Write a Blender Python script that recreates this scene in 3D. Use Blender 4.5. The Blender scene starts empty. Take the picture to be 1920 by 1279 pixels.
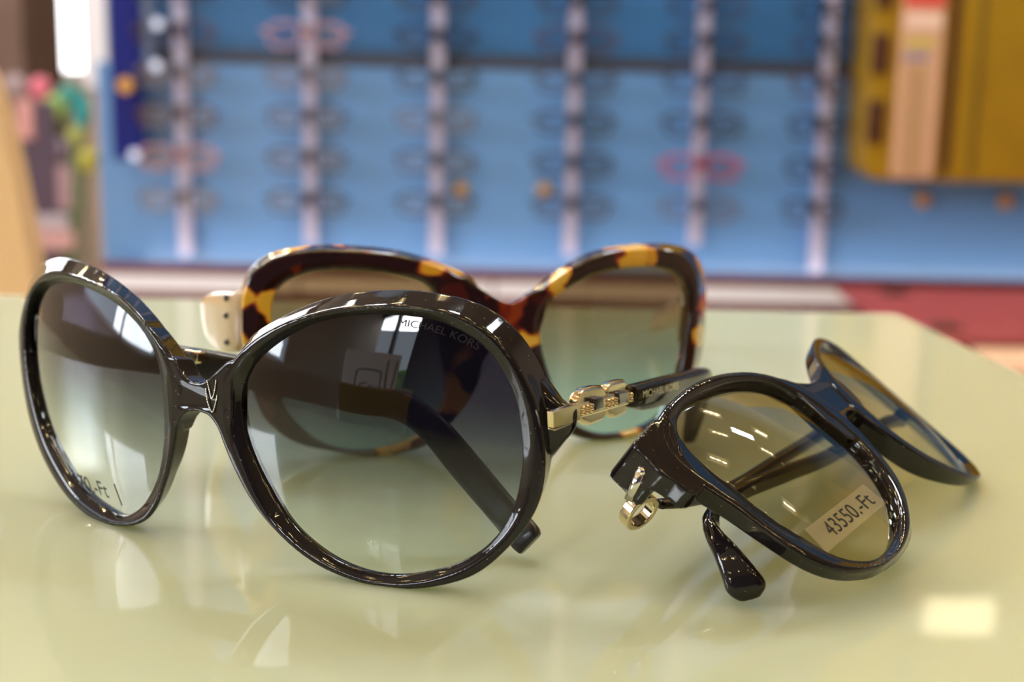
import bpy, bmesh, math, random
from mathutils import Vector, Matrix
from mathutils.geometry import tessellate_polygon
C = bpy.context.scene.collection
SC = bpy.context.scene

# ------------------------------------------------------------------ camera
FPX, PITCH, ROLL, HMM, TZ = 2667.0, 12.0, 1.2, 105.5, 0.75     # focal length in px of a 1920 frame, mm above the table, table top in m
CAMROT = Matrix.Rotation(math.radians(90 - PITCH), 3, 'X') @ Matrix.Rotation(math.radians(ROLL), 3, 'Z')
CAMP = Vector((0, 0, HMM))
cd = bpy.data.cameras.new('camera'); cam = bpy.data.objects.new('camera', cd); C.objects.link(cam)
cam.matrix_world = Matrix.Translation((0, 0, TZ + HMM / 1000)) @ CAMROT.to_4x4()
cd.sensor_width = 36; cd.lens = 36 * FPX / 1920; cd.clip_start = .01; cd.clip_end = 60
cd.dof.use_dof = True; cd.dof.focus_distance = .285; cd.dof.aperture_fstop = 11.5; cd.dof.aperture_blades = 8
SC.camera = cam
# ------------------------------------------------------------------ world, exposure
SC.view_settings.view_transform = 'Standard'; SC.view_settings.look = 'None'
SC.view_settings.exposure = 0.0; SC.view_settings.gamma = 1; SC.view_settings.use_curve_mapping = False
wd = bpy.data.worlds.new('world'); SC.world = wd; wd.use_nodes = True
wd.node_tree.nodes['Background'].inputs[0].default_value = (.75, .85, 1, 1)
wd.node_tree.nodes['Background'].inputs[1].default_value = 2.5
LAMP_DISC, LAMP_PLATE, FAR_GLOW, STRIP_GLOW = 420.0, 4.0, 5.0, 8.0

def area(name, loc, target, sx, sy, power, col):
    l = bpy.data.lights.new(name, 'AREA'); l.shape = 'RECTANGLE'; l.size = sx; l.size_y = sy; l.energy = power; l.color = col
    o = bpy.data.objects.new(name, l); C.objects.link(o); o.location = loc
    o.rotation_euler = (Vector(target) - Vector(loc)).to_track_quat('-Z', 'Y').to_euler(); return o
area('side_window_daylight', (-2.86, -.2, 1.75), (0, .5, .9), 1.1, 1.1, 55, (.88, .93, 1))
area('street_window_daylight', (-2.5, -3.5, 2.9), (.2, 2.4, .9), 1.4, .8, 150, (.92, .95, 1))
area('street_daylight', (-2.3, 4.6, 1.7), (0, .5, .8), 1.0, 1.4, 30, (.93, .96, 1))

# ------------------------------------------------------------------ projection helpers (mm, z = 0 on the table)
def ray(p): return CAMROT @ Vector(((p[0] - 960) / FPX, -(p[1] - 639.5) / FPX, -1))
def at(px, py, Y):                       # point of the vertical plane at distance Y (mm)
    d = ray((px, py)); return CAMP + d * (Y / d.y)
def on_z(px, py, z=0):
    d = ray((px, py)); return CAMP + d * ((z - HMM) / d.z)
def M_(v): return Vector((v[0] / 1000, v[1] / 1000, v[2] / 1000 + TZ))

# ------------------------------------------------------------------ materials
def nm(name):
    m = bpy.data.materials.new(name); m.use_nodes = True; return m, m.node_tree, m.node_tree.nodes['Principled BSDF']
def pbr(name, col, rough=.5, metal=0, coat=0, spec=.5, noise=None, bump=None, emit=None):
    m, t, b = nm(name)
    b.inputs['Base Color'].default_value = (*col, 1); b.inputs['Roughness'].default_value = rough
    b.inputs['Metallic'].default_value = metal; b.inputs['Coat Weight'].default_value = coat; b.inputs['Coat Roughness'].default_value = .03
    b.inputs['Specular IOR Level'].default_value = spec
    if noise:
        sc, c2 = noise
        tc = t.nodes.new('ShaderNodeTexCoord'); n = t.nodes.new('ShaderNodeTexNoise'); n.inputs['Scale'].default_value = sc
        mx = t.nodes.new('ShaderNodeMixRGB'); mx.inputs[1].default_value = (*col, 1); mx.inputs[2].default_value = (*c2, 1)
        t.links.new(tc.outputs['Object'], n.inputs['Vector']); t.links.new(n.outputs['Fac'], mx.inputs[0]); t.links.new(mx.outputs[0], b.inputs['Base Color'])
    if bump:
        sc, st = bump
        tc = t.nodes.new('ShaderNodeTexCoord'); n = t.nodes.new('ShaderNodeTexNoise'); n.inputs['Scale'].default_value = sc
        bp = t.nodes.new('ShaderNodeBump'); bp.inputs['Strength'].default_value = st; bp.inputs['Distance'].default_value = .0002
        t.links.new(tc.outputs['Object'], n.inputs['Vector']); t.links.new(n.outputs['Fac'], bp.inputs['Height']); t.links.new(bp.outputs[0], b.inputs['Normal'])
    if emit:
        b.inputs['Emission Color'].default_value = (*emit[0], 1); b.inputs['Emission Strength'].default_value = emit[1]
    return m
def ramp(t, stops, const=False):
    r = t.nodes.new('ShaderNodeValToRGB'); e = r.color_ramp.elements
    if const: r.color_ramp.interpolation = 'CONSTANT'
    while len(e) > 1: e.remove(e[0])
    e[0].position = stops[0][0]; e[0].color = (*stops[0][1], 1)
    for p, c in stops[1:]:
        q = e.new(p); q.color = (*c, 1)
    return r
BLACK = pbr('black_acetate', (.008, .007, .008), .035)
def dust():
    t = BLACK.node_tree; b = t.nodes['Principled BSDF']
    tc = t.nodes.new('ShaderNodeTexCoord'); n = t.nodes.new('ShaderNodeTexVoronoi'); n.inputs['Scale'].default_value = 700
    r = ramp(t, [(0, (.35, .33, .3)), (.045, (.35, .33, .3)), (.07, (.011, .009, .010))])
    t.links.new(tc.outputs['Object'], n.inputs['Vector']); t.links.new(n.outputs['Distance'], r.inputs[0]); t.links.new(r.outputs[0], b.inputs['Base Color'])
dust()
MATTE = pbr('dark_inner_acetate', (.022, .016, .016), .3, coat=.15)
GOLD = pbr('pale_gold', (.93, .78, .52), .14, metal=1)
SILVER = pbr('polished_silver', (.8, .78, .76), .12, metal=1)
DARKJ = pbr('dark_jewel', (.02, .015, .03), .05, coat=1)
IVORY = pbr('ivory_acetate', (.50, .34, .19), .25, coat=.4)
def tort():
    m, t, b = nm('tortoiseshell')
    b.inputs['Roughness'].default_value = .12; b.inputs['Coat Weight'].default_value = .8; b.inputs['Coat Roughness'].default_value = .04
    tc = t.nodes.new('ShaderNodeTexCoord'); n = t.nodes.new('ShaderNodeTexVoronoi'); n.inputs['Scale'].default_value = 125
    n.feature = 'SMOOTH_F1'; n.inputs['Smoothness'].default_value = .5
    ns = t.nodes.new('ShaderNodeTexNoise'); ns.inputs['Scale'].default_value = 90; ns.inputs['Detail'].default_value = 2
    mx = t.nodes.new('ShaderNodeMixRGB'); mx.inputs[0].default_value = .012
    t.links.new(tc.outputs['Object'], ns.inputs['Vector']); t.links.new(tc.outputs['Object'], mx.inputs[1]); t.links.new(ns.outputs['Color'], mx.inputs[2])
    t.links.new(mx.outputs[0], n.inputs['Vector'])
    s = t.nodes.new('ShaderNodeSeparateColor'); t.links.new(n.outputs['Color'], s.inputs[0])
    r = ramp(t, [(0, (.018, .005, .004)), (.46, (.03, .008, .005)), (.58, (.24, .025, .006)), (.66, (.62, .22, .015)), (.75, (.85, .46, .03)), (1, (.85, .55, .10))])
    t.links.new(s.outputs[0], r.inputs[0]); t.links.new(r.outputs[0], b.inputs['Base Color'])
    return m
TORT = tort()
def lens_mat(name, stops, z0, z1, refl=1.0, tintrefl=(1, 1, 1)):
    """tinted see-through lens: transmission graded over the lens height, mirror reflection by Fresnel"""
    m = bpy.data.materials.new(name); m.use_nodes = True; t = m.node_tree; t.nodes.clear()
    out = t.nodes.new('ShaderNodeOutputMaterial'); mix = t.nodes.new('ShaderNodeMixShader')
    tr = t.nodes.new('ShaderNodeBsdfTransparent'); gl = t.nodes.new('ShaderNodeBsdfGlossy'); gl.inputs['Roughness'].default_value = .015
    gl.inputs['Color'].default_value = (*tintrefl, 1)
    fr = t.nodes.new('ShaderNodeFresnel'); fr.inputs['IOR'].default_value = 1.5
    mu = t.nodes.new('ShaderNodeMath'); mu.operation = 'MULTIPLY'; mu.inputs[1].default_value = refl; mu.use_clamp = True
    tc = t.nodes.new('ShaderNodeTexCoord'); sx = t.nodes.new('ShaderNodeSeparateXYZ'); mr = t.nodes.new('ShaderNodeMapRange')
    mr.inputs['From Min'].default_value = z0 / 1000; mr.inputs['From Max'].default_value = z1 / 1000
    r = ramp(t, [(p, tuple(math.sqrt(v) for v in c)) for p, c in stops])    # two faces, so the square root on each
    L = t.links.new
    L(tc.outputs['Object'], sx.inputs[0]); L(sx.outputs['Z'], mr.inputs['Value']); L(mr.outputs[0], r.inputs[0]); L(r.outputs[0], tr.inputs[0])
    gm = t.nodes.new('ShaderNodeNewGeometry'); bk = t.nodes.new('ShaderNodeMath'); bk.operation = 'SUBTRACT'; bk.inputs[0].default_value = 1
    L(gm.outputs['Backfacing'], bk.inputs[1]); m2 = t.nodes.new('ShaderNodeMath'); m2.operation = 'MULTIPLY'; L(fr.outputs[0], m2.inputs[0]); L(bk.outputs[0], m2.inputs[1])
    L(m2.outputs[0], mu.inputs[0]); L(mu.outputs[0], mix.inputs[0]); L(tr.outputs[0], mix.inputs[1]); L(gl.outputs[0], mix.inputs[2]); L(mix.outputs[0], out.inputs[0])
    return m
LENS1 = lens_mat('grey_gradient_lens', [(0, (.86, .90, .86)), (.2, (.62, .68, .66)), (.45, (.19, .235, .25)), (.7, (.045, .042, .068)), (1, (.02, .015, .035))], -31, 22, 1.35)
LENS2 = lens_mat('brown_gradient_lens', [(0, (.52, .74, .70)), (.28, (.33, .46, .44)), (.5, (.27, .28, .21)), (.75, (.27, .20, .11)), (1, (.42, .31, .15))], -34, 16, .8)
LENS3 = lens_mat('amber_gradient_lens', [(0, (.70, .64, .36)), (.35, (.54, .48, .27)), (.7, (.34, .29, .16)), (1, (.22, .19, .13))], -31, 18, 1.0)
STICK = None
def film():
    m = bpy.data.materials.new('clear_film'); m.use_nodes = True; t = m.node_tree; t.nodes.clear()
    out = t.nodes.new('ShaderNodeOutputMaterial'); mix = t.nodes.new('ShaderNodeMixShader'); mix.inputs[0].default_value = .15
    tr = t.nodes.new('ShaderNodeBsdfTransparent'); d = t.nodes.new('ShaderNodeBsdfPrincipled'); d.inputs['Base Color'].default_value = (.80, .68, .52, 1); d.inputs['Roughness'].default_value = .25
    t.links.new(tr.outputs[0], mix.inputs[1]); t.links.new(d.outputs[0], mix.inputs[2]); t.links.new(mix.outputs[0], out.inputs[0]); return m
FILM = film()
INK = pbr('black_ink', (.01, .01, .01), .6)
PRINT = pbr('faint_lens_print', (.03, .025, .03), .8, spec=.05)

# ------------------------------------------------------------------ object helpers
def link_mesh(name, verts, faces, mat, parent=None, smooth=True):
    me = bpy.data.meshes.new(name); me.from_pydata([tuple(v) for v in verts], [], faces); me.validate()
    bm = bmesh.new(); bm.from_mesh(me); bmesh.ops.recalc_face_normals(bm, faces=bm.faces); bm.to_mesh(me); bm.free()
    if mat: me.materials.append(mat)
    if smooth:
        for p in me.polygons: p.use_smooth = True
    o = bpy.data.objects.new(name, me); C.objects.link(o); o.parent = parent; return o
def tag(o, label=None, cat=None, group=None, kind=None):
    if label: o['label'] = label
    if cat: o['category'] = cat
    if group: o['group'] = group
    if kind: o['kind'] = kind
    return o
def empty(name, loc=(0, 0, 0)):
    o = bpy.data.objects.new(name, None); o.empty_display_size = .02; C.objects.link(o); o.location = loc; return o
class MB:
    """collects shapes into one mesh"""
    def __init__(s): s.v = []; s.f = []
    def add(s, v, f):
        k = len(s.v); s.v += [Vector(q) for q in v]; s.f += [tuple(i + k for i in q) for q in f]; return s
    def box(s, c, d, rot=None):
        x, y, z = (q / 2 for q in d); V = [Vector((a * x, b * y, e * z)) for a in (-1, 1) for b in (-1, 1) for e in (-1, 1)]
        if rot: V = [rot @ q for q in V]
        return s.add([q + Vector(c) for q in V], [(0, 1, 3, 2), (4, 6, 7, 5), (0, 4, 5, 1), (2, 3, 7, 6), (0, 2, 6, 4), (1, 5, 7, 3)])
    def cyl(s, a, b, r, n=20, r2=None):
        a, b = Vector(a), Vector(b); r2 = r if r2 is None else r2; d = (b - a).normalized(); u = d.orthogonal().normalized(); w = d.cross(u)
        V = [a + (u * math.cos(2 * math.pi * i / n) + w * math.sin(2 * math.pi * i / n)) * r for i in range(n)] + \
            [b + (u * math.cos(2 * math.pi * i / n) + w * math.sin(2 * math.pi * i / n)) * r2 for i in range(n)]
        return s.add(V, [(i, (i + 1) % n, n + (i + 1) % n, n + i) for i in range(n)] + [tuple(range(n))[::-1], tuple(range(n, 2 * n))])
    def ball(s, c, r, n=12, sc=(1, 1, 1)):
        V = []; F = []
        for i in range(n + 1):
            a = math.pi * i / n
            for j in range(n):
                b = 2 * math.pi * j / n; V.append(Vector(c) + Vector((math.sin(a) * math.cos(b) * r * sc[0], math.sin(a) * math.sin(b) * r * sc[1], math.cos(a) * r * sc[2])))
        for i in range(n):
            for j in range(n): F.append((i * n + j, i * n + (j + 1) % n, (i + 1) * n + (j + 1) % n, (i + 1) * n + j))
        return s.add(V, F)
    def build(s, name, mat, parent=None, smooth=False, bevel=0, seg=2):
        o = link_mesh(name, s.v, s.f, mat, parent, smooth)
        if bevel:
            b = o.modifiers.new('bevel', 'BEVEL'); b.width = bevel; b.segments = seg; b.limit_method = 'ANGLE'; b.angle_limit = math.radians(40); b.harden_normals = False
            for p in o.data.polygons: p.use_smooth = True
            o.data.set_sharp_from_angle(angle=math.radians(50))
        return o
def remesh(o, voxel=.00028, it=7):
    r = o.modifiers.new('remesh', 'REMESH'); r.mode = 'VOXEL'; r.voxel_size = voxel; r.use_smooth_shade = True
    s = o.modifiers.new('smooth', 'SMOOTH'); s.factor = .5; s.iterations = it

def catmull(P, n, closed=False):
    P = [Vector(p) for p in P]; out = []; m = len(P); seg = m if closed else m - 1
    for i in range(seg):
        if closed: a, b, c, d = P[(i - 1) % m], P[i], P[(i + 1) % m], P[(i + 2) % m]
        else: a, b, c, d = P[max(i - 1, 0)], P[i], P[i + 1], P[min(i + 2, m - 1)]
        for j in range(n):
            t = j / n; out.append(.5 * ((2 * b) + (c - a) * t + (2 * a - 5 * b + 4 * c - d) * t * t + (3 * b - a - 3 * c + d) * t ** 3))
    if not closed: out.append(P[-1])
    return out

# ------------------------------------------------------------------ spectacle front: a curved sheet y = k x^2 standing in its own place
class Front:
    def __init__(s, yaw, lean, k, bridge, dist=None, touch=None, rho=0, ztouch=0, O=None):
        y = math.radians(yaw); l = math.radians(lean)
        s.w = Vector((math.cos(y), math.sin(y), 0)); b = Vector((-math.sin(y), math.cos(y), 0))
        s.u = b * math.sin(l) + Vector((0, 0, math.cos(l)))
        r = math.radians(rho); w2 = s.w * math.cos(r) + s.u * math.sin(r); s.u = -s.w * math.sin(r) + s.u * math.cos(r); s.w = w2
        s.Y = s.u.cross(s.w); s.k = k
        if O is not None: s.O = Vector(O); return
        lo, hi = 150, 600
        for _ in range(40):
            m = (lo + hi) / 2; s.O = CAMP + ray(bridge) * m
            if s.world(s.un(touch)).z > ztouch: lo = m
            else: hi = m
    def world(s, q): return s.O + s.w * q[0] + s.Y * q[1] + s.u * q[2]
    def local(s, P):
        d = Vector(P) - s.O; return Vector((d.dot(s.w), d.dot(s.Y), d.dot(s.u)))
    def un(s, p, d=0):
        D = ray(p); o = CAMP - s.O; xo, xd, yo, yd = o.dot(s.w), D.dot(s.w), o.dot(s.Y), D.dot(s.Y)
        a = s.k * xd * xd; b = 2 * s.k * xo * xd - yd; c = s.k * xo * xo + d - yo
        t = (-b - math.sqrt(max(b * b - 4 * a * c, 0))) / (2 * a)
        if t < 50: t = (-b + math.sqrt(max(b * b - 4 * a * c, 0))) / (2 * a)
        return s.local(CAMP + D * t)
    def root(s, name, label, cat):
        o = empty(name); o.matrix_world = Matrix.Translation(M_(s.O)) @ Matrix((s.w, s.Y, s.u)).transposed().to_4x4()
        return tag(o, label, cat)
def mm(V): return [Vector(v) / 1000 for v in V]
NA = 144
def radial(P, c):
    """closed loop of local points -> radius at NA angles about c (x, z)"""
    P = catmull([(p[0], p[1]) + (0,) for p in P], 10, True)
    A = sorted((math.atan2(p[1] - c[1], p[0] - c[0]), math.hypot(p[0] - c[0], p[1] - c[1])) for p in P)
    return periodic(A)
def periodic(A):
    A = sorted(A); A = [(A[-1][0] - 2 * math.pi,) + tuple(A[-1][1:])] + A + [(A[0][0] + 2 * math.pi,) + tuple(A[0][1:])]; out = []
    for i in range(NA):
        a = -math.pi + 2 * math.pi * i / NA; j = 0
        while j < len(A) - 2 and A[j + 1][0] < a: j += 1
        t = (a - A[j][0]) / max(A[j + 1][0] - A[j][0], 1e-9); t = min(max(t, 0), 1)
        out.append(A[j][1] * (1 - t) + A[j + 1][1] * t)
    return out
def smooth(v, it=3):
    for _ in range(it): v = [(v[i - 1] + 2 * v[i] + v[(i + 1) % len(v)]) / 4 for i in range(len(v))]
    return v
class Ring:
    """one rim: L = lens edge, F = front lip, R = outer front ridge (px loops), O = back edge samples (px, py, depth) or ('a', degrees, delta, depth)"""
    def __init__(s, fr, L, F, R, O, dL=2.2, bulge=2.5):
        s.fr = fr; s.dL = dL; s.bulge = bulge
        l = [fr.un(p, dL) for p in L]; s.c = (sum(p.x for p in l) / len(l), sum(p.z for p in l) / len(l))
        R2 = lambda P, d: smooth(radial([(q.x, q.z) for q in (fr.un(p, d) for p in P)], s.c))
        s.rL, s.rF, s.rR = R2(L, dL), R2(F, 0), R2(R, 0)
        s.rF = [max(f, a + .3) for f, a in zip(s.rF, s.rL)]; s.rR = [max(r, f + .6) for r, f in zip(s.rR, s.rF)]
        D = []; Z = []
        for e in O:
            if e[0] == 'a': D.append((math.radians(e[1]), e[2])); Z.append((math.radians(e[1]), e[3])); continue
            q = fr.un(e[:2], e[2]); a = math.atan2(q.z - s.c[1], q.x - s.c[0]); i = int((a + math.pi) / (2 * math.pi) * NA) % NA
            D.append((a, math.hypot(q.x - s.c[0], q.z - s.c[1]) - s.rR[i])); Z.append((a, e[2]))
        s.dO = smooth(periodic(D), 12); s.zO = smooth(periodic(Z), 12)
    def mirrored(s, xc, zO=None):
        m = object.__new__(Ring); m.__dict__.update(s.__dict__); m.c = (2 * xc - s.c[0], s.c[1])
        f = lambda v: [v[(NA // 2 - i) % NA] for i in range(NA)]
        for k in ('rL', 'rF', 'rR', 'dO', 'zO'): setattr(m, k, f(getattr(s, k)))
        if zO: m.zO = [min(z, zO) for z in m.zO]; m.dO = [min(d, -.2) for d in m.dO]
        return m
    def pt(s, i, r, d):
        a = -math.pi + 2 * math.pi * i / NA; x = s.c[0] + r * math.cos(a); z = s.c[1] + r * math.sin(a)
        return Vector((x, s.fr.k * x * x + d, z))
    def solid(s, mb):
        V = []; F = []
        for i in range(NA):
            L, Fr, R, O, z = s.rL[i], s.rF[i], s.rR[i], max(s.rR[i] + s.dO[i], s.rL[i] + 1.8), s.zO[i]
            prof = [(Fr, .25), (Fr + .35 * (R - Fr), -.05), (R - .35, .05), (R, .5), (R + (O - R) * .5, .5 + (z - .5) * .45), (O, z - .4), (O - .6, z), (max(L + .9, O - 3.2), z), (L + .25, max(s.dL + 1.6, z - .8)), (L, s.dL + 1.2), (L, s.dL - .5)]
            V += [s.pt(i, r, d) for r, d in prof]
        n = len(prof)
        for i in range(NA):
            for j in range(n): F.append((i * n + j, i * n + (j + 1) % n, ((i + 1) % NA) * n + (j + 1) % n, ((i + 1) % NA) * n + j))
        mb.add(mm(V), F)
    def lens_y(s, x, z):
        a = math.atan2(z - s.c[1], x - s.c[0]); i = (a + math.pi) / (2 * math.pi) * NA; j = int(i) % NA; t = i - int(i)
        r = s.rL[j] * (1 - t) + s.rL[(j + 1) % NA] * t; q = min(math.hypot(x - s.c[0], z - s.c[1]) / (r + .5), 1)
        return s.fr.k * x * x + s.dL - s.bulge * (1 - q * q)
    def lens(s, mat, parent, name='lens', thick=1.8):
        V = []; F = []; K = 14
        for side in (0, 1):
            for k in range(1, K + 1):
                q = k / K
                for i in range(NA):
                    p = s.pt(i, (s.rL[i] + .5) * q, s.dL - s.bulge * (1 - q * q) + side * thick); V.append(p)
            V.append(Vector((s.c[0], s.fr.k * s.c[0] ** 2 + s.dL - s.bulge + side * thick, s.c[1])))
        n = K * NA + 1
        for side in (0, 1):
            o = side * n
            for k in range(K - 1):
                for i in range(NA): F.append((o + k * NA + i, o + k * NA + (i + 1) % NA, o + (k + 1) * NA + (i + 1) % NA, o + (k + 1) * NA + i))
            for i in range(NA): F.append((o + K * NA, o + i, o + (i + 1) % NA))
        for i in range(NA): F.append(((K - 1) * NA + i, (K - 1) * NA + (i + 1) % NA, n + (K - 1) * NA + (i + 1) % NA, n + (K - 1) * NA + i))
        o = link_mesh(name, mm(V), F, mat, parent); o.data.set_sharp_from_angle(angle=math.radians(60)); return o
def prism(mb, fr, poly, d0, d1, taper=0, local=False):
    """px outline on the front sheet, solid from depth d0 to d1"""
    P = [fr.un(p, d0) for p in poly] if not local else [Vector((p[0], 0, p[1])) for p in poly]
    P = catmull([(p.x, p.z, 0) for p in P], 3, True)
    n = len(P); cx = sum(p.x for p in P) / n; cz = sum(p.y for p in P) / n
    V = [Vector((p.x, fr.k * p.x ** 2 + d0, p.y)) for p in P] + \
        [Vector((cx + (p.x - cx) * (1 - taper), fr.k * p.x ** 2 + d1, cz + (p.y - cz) * (1 - taper))) for p in P]
    tri = tessellate_polygon([[Vector((p.x, p.y, 0)) for p in P]])
    F = [tuple(t) for t in tri] + [tuple(n + i for i in t[::-1]) for t in tri] + [(i, (i + 1) % n, n + (i + 1) % n, n + i) for i in range(n)]
    mb.add(mm(V), F)
def sweep(mb, fr, stations, thick, n=8, m=16, power=.55, bias=0):
    """stations: ((px,py) one edge, (px,py) other edge, Y mm[, thickness]) -> rounded blade in the local space of fr"""
    A = catmull([fr.local(at(*s[0], s[2])) for s in stations], n); B = catmull([fr.local(at(*s[1], s[2])) for s in stations], n)
    T = catmull([(s[3] if len(s) > 3 else thick, 0, 0) for s in stations], n); mid = [(a + b) / 2 for a, b in zip(A, B)]; V = []; N = len(mid)
    for i in range(N):
        t = (mid[min(i + 1, N - 1)] - mid[max(i - 1, 0)]).normalized(); h = (A[i] - B[i]) / 2; nr = t.cross(h).normalized() * T[i].x / 2
        for j in range(m):
            a = 2 * math.pi * j / m; c, s_ = math.cos(a), math.sin(a)
            V.append(mid[i] + h * math.copysign(abs(c) ** power, c) + nr * math.copysign(abs(s_) ** power, s_))
    F = [(i * m + j, i * m + (j + 1) % m, (i + 1) * m + (j + 1) % m, (i + 1) * m + j) for i in range(N - 1) for j in range(m)] + [tuple(range(m)), tuple(range((N - 1) * m, N * m))]
    mb.add(mm(V), F)
def text_mesh(body, size=1.0):
    cu = bpy.data.curves.new('text', 'FONT'); cu.body = body; cu.size = size; o = bpy.data.objects.new('text', cu); C.objects.link(o)
    dg = bpy.context.evaluated_depsgraph_get(); me = bpy.data.meshes.new_from_object(o.evaluated_get(dg))
    V = [v.co.copy() for v in me.vertices]; F = [tuple(p.vertices) for p in me.polygons]
    bpy.data.objects.remove(o); bpy.data.curves.remove(cu); bpy.data.meshes.remove(me); return V, F
def text_on(name, body, mat, parent, place, bold=0):
    """place(u, v) -> local mm; u runs 0..1 over the text width, v in cap heights"""
    V, F = text_mesh(body); w0 = min(v.x for v in V); w = max(v.x for v in V) - w0
    h = max(v.y for v in V)
    # subdivide long faces is not needed: glyph faces are small against the lens radius
    return link_mesh(name, mm([place((v.x - w0) / w, v.y / h) for v in V]), F, mat, parent, False)

# ================================================================== 1. black sunglasses in front
f1 = Front(-30, 7, .003, (385, 745), touch=(760, 1105))
L1 = [(87,532),(68,560),(61,591),(59,647),(66,713),(84,788),(113,849),(141,896),(169,928),(202,952),(230,966),(253,961),(277,938),(295,900),(307,849),(310,797),(307,741),(300,685),(281,638),(253,600),(216,567),(174,544),(131,530)]
F1 = [(70,543),(54,570),(47,600),(45,647),(51,713),(65,778),(85,839),(111,888),(143,932),(176,958),(209,974),(240,975),(266,964),(287,932),(303,890),(312,850),(315,800),(312,740),(303,690),(286,638),(258,597),(220,561),(176,536),(131,522),(95,523)]
R1 = [(89,508),(66,524),(52,545),(40,577),(35,605),(33,638),(39,708),(51,778),(69,837),(93,888),(126,936),(163,969),(201,985),(234,988),(264,982),(286,963),(300,930),(313,890),(322,850),(330,800),(338,760),(340,720),(334,692),(304,647),(266,603),(228,568),(190,541),(152,521),(118,510)]
O1 = [(366,690,6),(328,628,6),(281,577,6),(235,534,6),(188,506,6),(141,490,6),(108,487,6),(84,494,6),(60,518,6),(46,552,6), ('a',180,-.6,5), ('a',-135,-.8,4.5), ('a',-90,-.8,5),
      (284,962,5),(305,938,5.5),(328,896,6),(345,862,6.2),(354,840,6.2),(360,800,6.2),(364,770,6)]
ring1a = Ring(f1, L1, F1, R1, O1)
L2 = [(455,750),(461,719),(474,688),(496,659),(521,638),(552,619),(599,600),(646,592),(693,589),(740,590),(786,595),(821,602),(855,616),(900,642),(922,665),(942,693),(962,732),(973,771),(978,811),(981,858),(975,909),(962,956),(938,998),(899,1034),(849,1059),(790,1073),(743,1077),(693,1071),(634,1049),(583,1014),(544,975),(513,924),(486,874),(462,811)]
F2 = [(428,763),(434,715),(455,680),(490,648),(540,618),(600,596),(650,586),(693,583),(740,582),(800,586),(860,604),(910,636),(948,680),(972,730),(987,780),(993,830),(991,870),(985,920),(967,970),(934,1015),(888,1052),(832,1078),(770,1091),(720,1091),(668,1080),(607,1053),(556,1018),(506,968),(470,905),(446,845),(431,800)]
R2 = [(403,735),(418,697),(455,653),(489,627),(540,602),(590,586),(640,577),(693,572),(740,571),(802,577),(850,588),(893,607),(932,638),(962,676),(987,719),(1005,758),(1016,810),(1020,860),(1018,905),(1007,949),(984,990),(957,1021),(926,1052),(887,1080),(848,1094),(790,1105),(732,1105),(680,1096),(634,1081),(594,1062),(555,1035),(516,999),(477,953),(445,898),(420,842),(404,790)]
O2 = [(455,650,5),(484,622,5.5),(514,605,5.5),(536,592,6),(568,578,6.5),(599,566,7),(630,556,7),(661,550,7),(693,546,7),(740,543,7),(786,543,7),(824,547,7),(858,553,7),(883,559,7.5),(916,573,8),(948,596,8),(981,627,8),(1001,657,8.5),(1021,693,9),(1034,722,9),(1040,790,9),(1040,850,8.5),(1030,895,8),(1010,946,6), ('a',-60,-.6,5), ('a',-90,-.8,4.5), ('a',-125,-.9,4.5), ('a',180,-1.2,5)]
ring1b = Ring(f1, L2, F2, R2, O2)
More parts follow.
